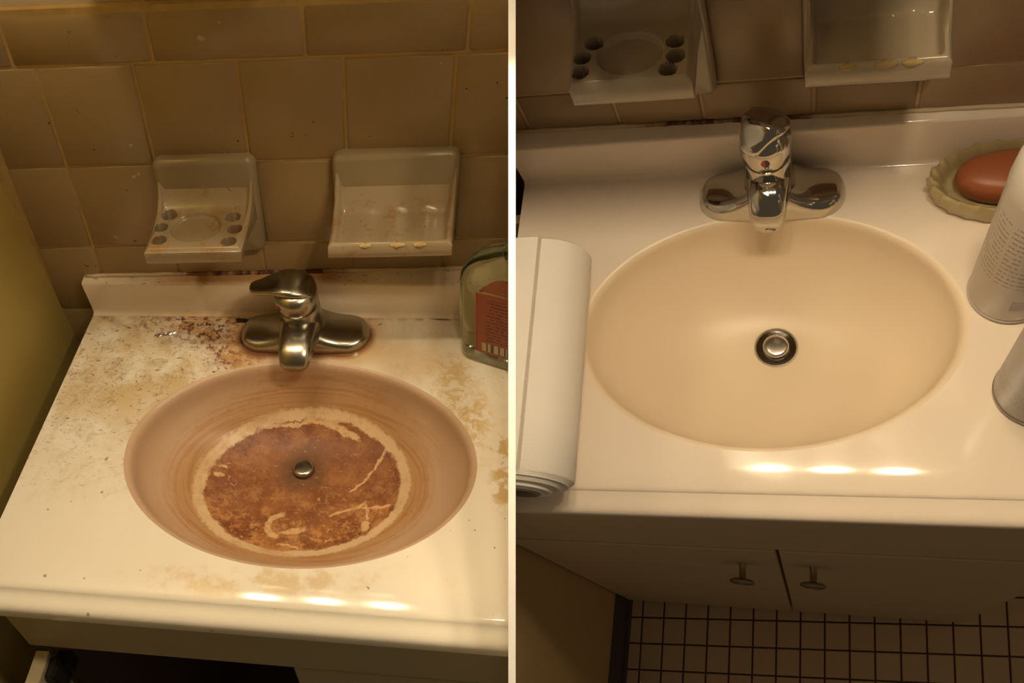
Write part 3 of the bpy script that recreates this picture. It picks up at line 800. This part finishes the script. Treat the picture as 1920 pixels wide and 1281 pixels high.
for k, (p, q) in enumerate(((xa, xg - 0.0020), (xg + 0.0020, xb))):
    dr = part('door', cab_box(p, q, yc - 0.001, yc + 0.018, zc, zs_, 'C', 0.002), CAB['C'], cab, smooth=False, room='C')
    st, hd = knob_bm((kx[k], yc - 0.001 - d['yaw'] * kx[k], -0.40), 1.0, 'C')
    part('knob_stem', st, BRASS, dr, edge=40); part('knob', hd, BRASS, dr, edge=40)
# grimy room: left door open, right door shut
d = DIM['G']
yc, zs_, zc = -0.405, -0.122, -0.80
xa, xb = -0.2795, 0.285
cab = thing('vanity_cabinet', 'G', (0, 0, 0), 'olive vanity cabinet with one door hanging open on a dark inside', 'cabinet', 'vanity cabinets')
bm = bmesh.new()
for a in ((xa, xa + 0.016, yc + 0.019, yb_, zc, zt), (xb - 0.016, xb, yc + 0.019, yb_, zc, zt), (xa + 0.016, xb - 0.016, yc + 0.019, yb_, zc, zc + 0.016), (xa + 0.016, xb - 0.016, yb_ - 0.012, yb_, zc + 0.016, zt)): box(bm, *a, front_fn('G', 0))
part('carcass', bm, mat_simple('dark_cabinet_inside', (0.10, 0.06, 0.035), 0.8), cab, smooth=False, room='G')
part('top_rail', cab_box(xa, xb, yc, yc + 0.018, zs_ + 0.001, zt, 'G'), CAB['G'], cab, smooth=False, room='G')
part('door', cab_box(0.004, xb, yc - 0.001, yc + 0.018, zc, zs_ - 0.001, 'G', 0.002), CAB['G'], cab, smooth=False, room='G')
dr = part('door', bevel_box(-0.2705, -0.2565, -0.70, -0.398, zc, zs_ - 0.001, 0.0015, None, 1), CAB['G'], cab, smooth=False, room='G')
part('edge_band', bevel_box(-0.2705, -0.2565, -0.70, -0.398, zs_ - 0.0009, zs_ + 0.0004, 0.0005, None, 1), CABEDGE, dr, smooth=False, room='G')
for zz in (-0.150, -0.72):
    bm = bmesh.new(); box(bm, -0.2563, -0.246, -0.424, -0.400, zz - 0.022, zz + 0.022); bmesh.ops.bevel(bm, geom=bm.edges[:], offset=0.002, segments=2, affect='EDGES')
    box(bm, -0.2555, -0.240, -0.404, -0.389, zz - 0.010, zz + 0.010)
    part('hinge', bm, BLACK, dr, room='G', edge=40)

# ------------------------------------------------------------------ bottle in the grimy room
def flask():
    t = thing('liquor_bottle', 'G', (0, 0, 0), 'flat clear glass bottle with a red label on the stained counter', 'bottle')
    P0 = Vector((0.1625, -0.0885)); U = Vector((0.932, -0.363)); V = Vector((0.363, 0.932))
    Wd, T = 0.158, 0.040
    def sec(z, hw, ht, rc, ins):
        pts = []; hw -= ins; ht -= ins; rc = max(0.0015, min(rc - ins * 0.5, hw * 0.98, ht * 0.98))
        for cx, cy, a0 in ((hw - rc, ht - rc, 0), (-hw + rc, ht - rc, 90), (-hw + rc, -ht + rc, 180), (hw - rc, -ht + rc, 270)):
            for k in range(7):
                q = math.radians(a0 + 15 * k); a = cx + rc * math.cos(q) + Wd / 2; b = cy + rc * math.sin(q) + T / 2
                p = P0 + U * a + V * b; pts.append((p.x, p.y, z))
        return pts
    hw, ht = Wd / 2, T / 2
    prof = [(0.0006, hw - 0.006, ht - 0.005), (0.002, hw - 0.0025, ht - 0.002), (0.006, hw, ht), (0.06, hw + 0.0005, ht), (0.112, hw, ht), (0.126, hw - 0.002, ht), (0.138, hw - 0.008, ht - 0.001), (0.148, hw - 0.017, ht - 0.002), (0.157, hw - 0.029, ht - 0.004), (0.165, hw - 0.043, ht - 0.006), (0.172, hw - 0.056, 0.0130), (0.180, 0.0140, 0.0125), (0.206, 0.0130, 0.0125)]
    outer = [sec(z, a, b, 0.015, 0.0) for z, a, b in prof]
    inner = [sec(max(z, 0.0105) if i else 0.0105, a, b, 0.015, 0.0042 if z < 0.165 else 0.0025) for i, (z, a, b) in enumerate(prof)]
    inner = [inner[2]] + inner[3:]
    inner[0] = sec(0.0105, hw - 0.004, ht - 0.003, 0.015, 0.0042)
    inner.insert(1, sec(0.020, hw, ht, 0.015, 0.0042))
    rows = outer + inner[::-1]
    bm = loft(rows)
    gm = G('greenish_bottle_glass', 0.03)
    gm.p.inputs['Transmission Weight'].default_value = 1.0; gm.p.inputs['IOR'].default_value = 1.16; gm.color((0.93, 0.94, 0.80))
    bd = part('glass_body', bm, gm.m, t, room='G', edge=60)
    cap = lathe([(0.0150, 0.198), (0.0155, 0.201), (0.0155, 0.222), (0.0145, 0.224), (0.001, 0.2245)], 28, cx=(P0 + U * hw + V * ht).x, cy=(P0 + U * hw + V * ht).y)
    part('screw_cap', cap, mat_simple('dark_red_cap', (0.25, 0.03, 0.02), 0.4), t, room='G', edge=40)
    # label, lower field with print and barcode, and the arched neck piece
    def lab(name, u0, u1, z0, z1, arch, mt):
        bm = bmesh.new(); uvl = bm.loops.layers.uv.new('UVMap'); n = 16; rows = []
        for i in range(n + 1):
            f = i / n; u = lerp(u0, u1, f); zt = z1 + arch * (1 - (2 * f - 1) ** 2)
            if arch > 0.01: zt = z1 - 0.016 * (max(0, 0.25 - f) / 0.25) ** 2 + arch * (1 - (2 * f - 1) ** 2)
            q = [P0 + U * u + V * (-0.0004 - k) for k in (0.0, 0.0003)]
            rows.append([bm.verts.new((q[1].x, q[1].y, z0)), bm.verts.new((q[1].x, q[1].y, zt)), bm.verts.new((q[0].x, q[0].y, zt)), bm.verts.new((q[0].x, q[0].y, z0))])
        for i in range(n):
            for k in range(4):
                fc = bm.faces.new((rows[i][k], rows[i + 1][k], rows[i + 1][(k + 1) % 4], rows[i][(k + 1) % 4]))
                for lp, (ii, kk) in zip(fc.loops, ((i, k), (i + 1, k), (i + 1, (k + 1) % 4), (i, (k + 1) % 4))): lp[uvl].uv = (ii / n, 1.0 if kk in (1, 2) else 0.0)
        return part(name, bm, mt, t, smooth=False, room='G', normals=True)
    g = G('red_bottle_label', 0.45); g.use_uv()
    lines = ((g.v * 19).fract() - 0.5).abs().ss(0.26, 0.18)
    words = g.noise(1.0, 2, 0.5, vec=g.vec(g.u * 34, (g.v * 19).floor() * 3.7)).ss(0.40, 0.50)
    col = g.mix((0.27, 0.072, 0.028), (0.22, 0.055, 0.022), g.noise(30, 3))
    body = g.v.ss(0.20, 0.215) * g.v.ss(0.93, 0.91) * g.u.ss(0.10, 0.12)
    col = g.mix(col, (0.075, 0.016, 0.010), lines * words * body * 0.85)
    bars = g.noise(1.0, 1, 0.5, vec=g.vec((g.u * 60).floor() * 1.37, 0.0)).ss(0.47, 0.50)
    bc = g.v.ss(0.030, 0.045) * g.v.ss(0.185, 0.170) * g.u.ss(0.06, 0.075)
    code = g.mix((0.42, 0.31, 0.17), (0.06, 0.035, 0.025), bars * g.u.ss(0.11, 0.12))
    col = g.mix(col, code, bc)
    col = g.mix(col, (0.26, 0.03, 0.02), g.u.ss(0.03, 0.015))
    g.color(col)
    lab('label', 0.0235, 0.128, 0.022, 0.112, 0.003, g.m)
    g2 = G('red_neck_label', 0.45); g2.use_uv()
    ln2 = ((g2.v * 5).fract() - 0.5).abs().ss(0.30, 0.20) * g2.noise(1.0, 2, 0.5, vec=g2.vec(g2.u * 16, (g2.v * 5).floor() * 3.1)).ss(0.44, 0.52) * g2.u.ss(0.25, 0.3)
    g2.color(g2.mix(g2.mix((0.27, 0.09, 0.036), (0.22, 0.065, 0.026), g2.noise(30, 3)), (0.12, 0.03, 0.02), ln2 * 0.8))
    lab('shoulder_label', 0.0275, 0.124, 0.1165, 0.130, 0.012, g2.m)
    return t
flask()

# crumpled foil scrap and a black chip by the tap
def scrap(name, label, cat, pts, mt, h, seed):
    rnd = random.Random(seed)
    cx = sum(p[0] for p in pts) / len(pts); cy = sum(p[1] for p in pts) / len(pts)
    t = thing(name, 'G', (cx, cy, 0.0004), label, cat)
    bm = bmesh.new(); n = 10; rows = []
    a, b, c, e = [Vector((p[0] - cx, p[1] - cy)) for p in pts]
    for i in range(n + 1):
        row = []
        for j in range(5):
            p = (a.lerp(b, i / n)).lerp(d_ := e.lerp(c, i / n), j / 4)
            row.append((p.x + rnd.uniform(-1, 1) * 0.0006, p.y + rnd.uniform(-1, 1) * 0.0006, h * (0.25 + 0.75 * rnd.random()) * (0.4 + 0.6 * math.sin(math.pi * j / 4))))
        row += [(row[4][0], row[4][1], 0.0), (row[0][0], row[0][1], 0.0)]
        rows.append(row)
    loft(rows, bm)
    part('sheet', bm, mt, t, smooth=False)
    return t
scrap('foil_scrap', 'crumpled strip of silver foil on the grimy counter', 'foil', [(-0.1985, -0.0655), (-0.1735, -0.0575), (-0.1740, -0.0520), (-0.1975, -0.0590)], mat_simple('crumpled_foil', (0.75, 0.72, 0.66), 0.22, 1.0), 0.0028, 3)
scrap('black_chip', 'small black plastic chip beside the hazy faucet', 'debris', [(-0.1035, -0.0385), (-0.0905, -0.0385), (-0.0870, -0.0330), (-0.1055, -0.0320)], BLACK, 0.0035, 5)

# ------------------------------------------------------------------ things on the clean counter
def can_print(name, base, ink, rows, code, figure):
    g = G(name, 0.32, 0.0); g.use_uv()
    col = g.mix(tuple(x * 0.94 for x in base), base, g.noise(20, 3))
    v0, v1, n = rows
    inb = g.v.ss(v0, v0 + 0.005) * g.v.ss(v1, v1 - 0.005)
    ln = ((g.v * n).fract() - 0.5).abs().ss(0.22, 0.12)
    wd = g.noise(1.0, 2, 0.6, vec=g.vec(g.u * 120, (g.v * n).floor() * 5.3)).ss(0.42, 0.5)
    blk = g.noise(1.0, 1, 0.5, vec=g.vec((g.u * 14).floor() * 3.3, (g.v * n * 0.22).floor() * 2.1)).ss(0.36, 0.40)
    marg = ((g.u * 7).fract() - 0.5).abs().ss(0.47, 0.44)
    col = g.mix(col, ink, inb * ln * wd * blk * marg * 0.75)
    if code:
        u0, u1, a, b, nn = code
        box_ = g.u.ss(u0, u0 + 0.002) * g.u.ss(u1, u1 - 0.002) * g.v.ss(a, a + 0.004) * g.v.ss(b, b - 0.004)
        bars = g.noise(1.0, 1, 0.5, vec=g.vec((g.v * nn).floor() * 1.31, 3.0)).ss(0.44, 0.48)
        col = g.mix(col, tuple(x * 0.35 for x in base), box_ * (bars * 0.6 + 0.25))
    if figure:
        u0, vv = figure
        n1 = g.noise(1.0, 3, 0.7, vec=g.vec(g.u * 90, g.v * 60)) - 0.5
        dd = (((g.u - u0) * 5.0) * ((g.u - u0) * 5.0) + ((g.v - vv)) * ((g.v - vv))).sqrt()
        col = g.mix(col, (0.04, 0.05, 0.16), (dd + n1 * 0.07).ss(0.045, 0.03) * g.noise(1.0, 2, 0.5, vec=g.vec(g.u * 260, g.v * 90)).ss(0.46, 0.54))
    g.color(col)
    return g.m
def can(loc, r, h, label, mt, capm, rimm, dome, facing):
    t = thing('spray_can', 'C', (loc[0], loc[1], 0.0004), label, 'spray can', 'spray cans')
    def tube(name, prof, m, caps=True, uv=False):
        n = 48; bm = bmesh.new(); uvl = bm.loops.layers.uv.new('UVMap'); zz = [z for _, z in prof]
        rows = [[bm.verts.new((rr * math.cos(facing + 2 * math.pi * i / n), rr * math.sin(facing + 2 * math.pi * i / n), z)) for i in range(n)] for rr, z in prof]
        for k in range(len(rows) - 1):
            for i in range(n):
                j = (i + 1) % n
                f = bm.faces.new((rows[k][i], rows[k][j], rows[k + 1][j], rows[k + 1][i]))
                for lp, (a, b) in zip(f.loops, ((i, k), (i + 1, k), (i + 1, k + 1), (i, k + 1))):
                    lp[uvl].uv = (((a / n) + 0.5) % 1.0 if a < n else 0.5, (prof[b][1] - zz[0]) / (zz[-1] - zz[0]))
        if caps: bm.faces.new(rows[0][::-1]); bm.faces.new(rows[-1])
        return part(name, bm, m, t, edge=45)
    tube('bottom_rim', [(r - 0.004, 0.0), (r - 0.0005, 0.0005), (r + 0.0006, 0.003), (r + 0.0006, 0.006), (r - 0.001, 0.008)], rimm)
    tube('can_body', [(r - 0.001, 0.0065), (r, 0.010), (r, h)], mt)
    if dome:
        c = tube('cap', [(r, h + 0.0005), (r + 0.0004, h + 0.004), (r - 0.001, h + 0.030), (r - 0.004, h + 0.050), (r - 0.010, h + 0.063), (r - 0.018, h + 0.070), (0.004, h + 0.073)], capm)
    else:
        c = tube('cap', [(r - 0.001, h + 0.0005), (r - 0.001, h + 0.004), (r - 0.006, h + 0.010), (r - 0.008, h + 0.012), (r - 0.008, h + 0.045), (r - 0.010, h + 0.048), (0.003, h + 0.049)], capm)
    return t
WHITE_PL = mat_simple('white_plastic', (0.72, 0.68, 0.62), 0.35)
# u = 0.5 is the side the can's print faces
can((0.2285, -0.1700), 0.0345, 0.222, 'white spray can with a domed cap standing next to the stone soap dish', can_print('white_can_print', (0.60, 0.55, 0.50), (0.16, 0.13, 0.11), (0.36, 0.90, 26), (0.535, 0.60, 0.10, 0.24, 60), None), WHITE_PL,
    mat_simple('white_can_rim', (0.55, 0.50, 0.46), 0.4), True, math.radians(247) - math.pi + math.pi)
can((0.2470, -0.2730), 0.0345, 0.20, 'grey printed metal can with a dark bottom rim near the front of the clean counter', can_print('grey_can_print', (0.42, 0.40, 0.39), (0.10, 0.10, 0.11), (0.16, 0.34, 60), None, (0.535, 0.10)), WHITE_PL,
    mat_simple('tin_rim', (0.30, 0.27, 0.23), 0.3, 1.0), False, math.radians(240))

# scalloped stone soap dish with a bar of soap
def stone_dish():
    g = G('carved_soapstone', 0.42)
    n1 = g.noise(70, 5, 0.6)
    g.color(g.mix(g.mix((0.40, 0.33, 0.15), (0.58, 0.48, 0.26), n1), (0.70, 0.60, 0.38), g.noise(35, 4, 0.6, off=(3, 0, 0)).ss(0.55, 0.72) * 0.6))
    g.bump(g.noise(160, 4), 0.3, 0.001)
    t = thing('stone_soap_dish', 'C', (0.2300, -0.0600, 0.0004), 'oval carved stone soap dish with a scalloped rim', 'soap dish')
    N = 176; K = 22; AX, AY, Hh = 0.072, 0.040, 0.036
    def ring(s, z, amp, ph, zamp=0.0):
        pts = []
        for i in range(N):
            q = 2 * math.pi * i / N
            w = abs(math.cos(K * q / 2 + ph))                     # cusps between hollows
            k = s * (1 - amp * (w ** 0.8))
            pts.append((AX * k * math.cos(q), AY * k * math.sin(q) , z + zamp * (1 - w)))
        return pts
    secs = [ring(0.80, 0.0, 0.02, 0), ring(0.90, 0.002, 0.035, 0), ring(0.965, 0.010, 0.055, 0), ring(0.985, 0.0155, 0.03, 0.4), ring(1.0, 0.021, 0.05, math.pi / 2), ring(1.005, Hh - 0.006, 0.055, math.pi / 2, 0.001), ring(1.0, Hh, 0.04, math.pi / 2, 0.003),
            ring(0.965, Hh + 0.001, 0.03, math.pi / 2, 0.003), ring(0.90, Hh - 0.003, 0.045, math.pi / 2, 0.001), ring(0.82, 0.020, 0.03, math.pi / 2), ring(0.74, 0.014, 0.01, 0), ring(0.4, 0.013, 0.0, 0), ring(0.02, 0.013, 0, 0)]
    part('dish_body', loft(secs), g.m, t, edge=70)
    g = G('orange_soap', 0.42)
    g.color(g.mix((0.33, 0.098, 0.034), (0.38, 0.118, 0.042), g.noise(25, 4)))
    g.p.inputs['Subsurface Weight'].default_value = 0.15; g.p.inputs['Subsurface Radius'].default_value = (0.01, 0.004, 0.002); g.p.inputs['Subsurface Scale'].default_value = 0.3
    s = thing('soap_bar', 'C', (0.2340, -0.0600, 0.0175), 'orange oval bar of soap lying in the stone dish', 'soap')
    secs = []
    for k, z in ((0.70, 0.0), (0.86, 0.0012), (0.95, 0.005), (1.0, 0.012), (1.0, 0.018), (0.965, 0.025), (0.89, 0.0295), (0.74, 0.0325), (0.5, 0.034), (0.2, 0.0345), (0.01, 0.0346)):
        secs.append([(0.0520 * k * math.copysign(abs(math.cos(q)) ** 0.9, math.cos(q)), 0.0262 * k * math.copysign(abs(math.sin(q)) ** 0.9, math.sin(q)), z) for q in (2 * math.pi * i / 48 for i in range(48))])
    part('bar', loft(secs), g.m, s)
stone_dish()

# paper towel roll lying along the counter's side
def towel_roll():
    t = thing('paper_towel_roll', 'C', (0, 0, 0), 'white paper towel roll lying on the clean counter beside the basin', 'paper towel')
    g = G('quilted_paper', 0.9)
    q = g.noise(420, 2, 0.5)
    g.color(g.mix((0.74, 0.70, 0.63), (0.80, 0.76, 0.69), g.noise(30, 3))); g.bump(q, 0.5, 0.0008)
    R = 0.0575; N = 180
    A = Vector((-0.2345, -0.150, R + 0.0008)); B = Vector((-0.2265, -0.4085, R + 0.0042))
    ax = (B - A).normalized(); ux = Vector((0, 0, 1)).cross(ax).normalized() * -1; uz = Vector((0, 0, 1))
    if ux.x < 0: ux = -ux
    th0 = math.radians(76)
    def spiral(c, r, step=0.0030, jag=0.0):
        pts = []
        for i in range(N):
            f = i / (N - 1); th = th0 + 2 * math.pi * f
            rr = r - step * sstep(0.90, 1.0, f) - (step * 1.2 if i in (0, N - 1) else 0.0)
            pts.append(c + ux * (rr * math.cos(th)) + uz * (rr * math.sin(th)))
        return pts
    L = (B - A).length
    secs = []
    for f, r in ((0.0, 0.024), (0.0, 0.040), (0.0, R - 0.002), (0.006, R), (0.25, R), (0.5, R), (0.75, R), (0.994, R), (1.0, R - 0.0015)):
        secs.append(spiral(A + ax * L * f, r, 0.0030 if r > 0.05 else 0.0))
    r = R - 0.0015; k = 0
    while r > 0.026:                                       # wound layers at the near end, not quite flush
        r -= random.uniform(0.0022, 0.0045); k += 1
        dz = 0.016 * (1 - (r - 0.024) / 0.033) + random.uniform(-0.003, 0.001)
        secs.append(spiral(B + ax * dz, max(r, 0.0235), 0.0)); secs.append(spiral(B + ax * (dz - random.uniform(-0.002, 0.003)), max(r - 0.0006, 0.0232), 0.0))
    secs.append(spiral(B + ax * 0.012, 0.0230, 0.0))
    bm = loft(secs, caps=False)
    part('wound_paper', bm, g.m, t, room='C', edge=50)
    core = mat_simple('grey_cardboard', (0.36, 0.29, 0.20), 0.85, var=0.1, scale=60)
    secs = [spiral(A + ax * 0.001, 0.0225, 0), spiral(B + ax * 0.015, 0.0225, 0), spiral(B + ax * 0.015, 0.0205, 0), spiral(A + ax * 0.001, 0.0205, 0)]
    part('core', loft(secs + [secs[0]], caps=False), core, t, room='C', edge=50)
towel_roll()

# ------------------------------------------------------------------ lamps above each vanity (out of the picture, they light it)
def lamp_bar(room, label):
    SL = 0.110 if room == 'G' else 0.150
    xs = LAMP_X[room]; wy = DIM[room]['wyaw']; cx = sum(xs) / len(xs)
    t = thing('vanity_light', room, (cx, wy * cx - 0.0 + 0.0125, LAMP_Z[room]), label, 'light', 'vanity lights')
    part('mounting_bar', bevel_box(-0.16 if room == 'G' else -0.118, 0.16, -0.04, -0.001, -0.045, 0.045, 0.006), CHROME_C, t, edge=40)
    e = bpy.data.materials.new('lit_bulb_' + room); e.use_nodes = True; nt = e.node_tree; nt.nodes.remove(nt.nodes['Principled BSDF'])
    em = nt.nodes.new('ShaderNodeEmission'); em.inputs[0].default_value = (*LAMP_COLOR, 1); em.inputs[1].default_value = LAMP_STRENGTH[room]
    nt.links.new(em.outputs[0], nt.nodes['Material Output'].inputs[0])
    for x in xs:
        ax = Matrix.Translation((x - cx, -0.04, 0)) @ Matrix.Rotation(math.radians(90), 4, 'X')
        sk = part('socket', lathe([(0.020, -0.002), (0.020, SL), (0.015, SL + 0.007), (0.012, SL + 0.015)], 24, axis=ax), CHROME_C, t, edge=40)
        bm = bmesh.new(); bmesh.ops.create_icosphere(bm, subdivisions=3, radius=0.022, matrix=Matrix.Translation((x - cx, -0.04 - SL - 0.051, 0)))
        part('bulb', bm, e, t)
    return t
lamp_bar('G', 'bar of round bulbs above the stained vanity')
lamp_bar('C', 'bar of round bulbs above the clean vanity')
def medicine_cabinet(room, x0, x1, z0, hh, label):
    wy = DIM[room]['wyaw']; cx = (x0 + x1) / 2
    t = thing('medicine_cabinet', room, (cx, wy * cx + 0.0125, z0), label, 'cabinet', 'medicine cabinets')
    hw = (x1 - x0) / 2; dep = 0.150 if room == 'G' else 0.187
    part('case', bevel_box(-hw, hw, -dep + 0.008, -0.006, 0, hh, 0.003), WHITE_PL, t, edge=40)
    part('mirror_door', bevel_box(-hw, hw, -dep, -dep + 0.0075, 0, hh, 0.002), mat_simple('mirror_glass_' + room, (0.85, 0.85, 0.85), 0.02, 1.0), t, edge=40)
medicine_cabinet('G', -0.185, 0.06, 0.505, 0.27, 'mirrored medicine cabinet above the stained vanity')
medicine_cabinet('C', -0.13, 0.15, 0.525, 0.21, 'mirrored medicine cabinet above the clean vanity')

# ------------------------------------------------------------------ white partition added between the two rooms
e1 = C2W @ Vector((KP, 0, 1)).normalized(); e2 = C2W @ Vector((0, 1, 0))
poly = [(0.70, -0.31), (0.16, -0.10), (0.05, -0.42), (0.55, -0.85), (1.35, -0.80), (2.25, -0.10), (2.25, 0.98), (0.70, 0.31)]  # upper flap, out of view, added to stop lamp light crossing between rooms
bm = bmesh.new()
rows = []
for s in (-1, 1): rows.append([bm.verts.new(CAM_POS + e1 * a * math.sqrt(1 + KP * KP) + e2 * b + PN * (s * (PHALF - 0.0001))) for a, b in poly])
bm.faces.new(rows[0][::-1]); bm.faces.new(rows[1])
for i in range(len(poly)): bm.faces.new((rows[0][i], rows[0][(i + 1) % len(poly)], rows[1][(i + 1) % len(poly)], rows[1][i]))
ob = bpy.data.objects.new('wall_middle', mesh_of(bm, 'wall_middle', False)); COL.objects.link(ob)
ob.data.materials.append(mat_simple('white_partition_paint', (0.93, 0.93, 0.93), 0.5))
tag(ob, 'thin white partition added between the two vanities', kind='structure')
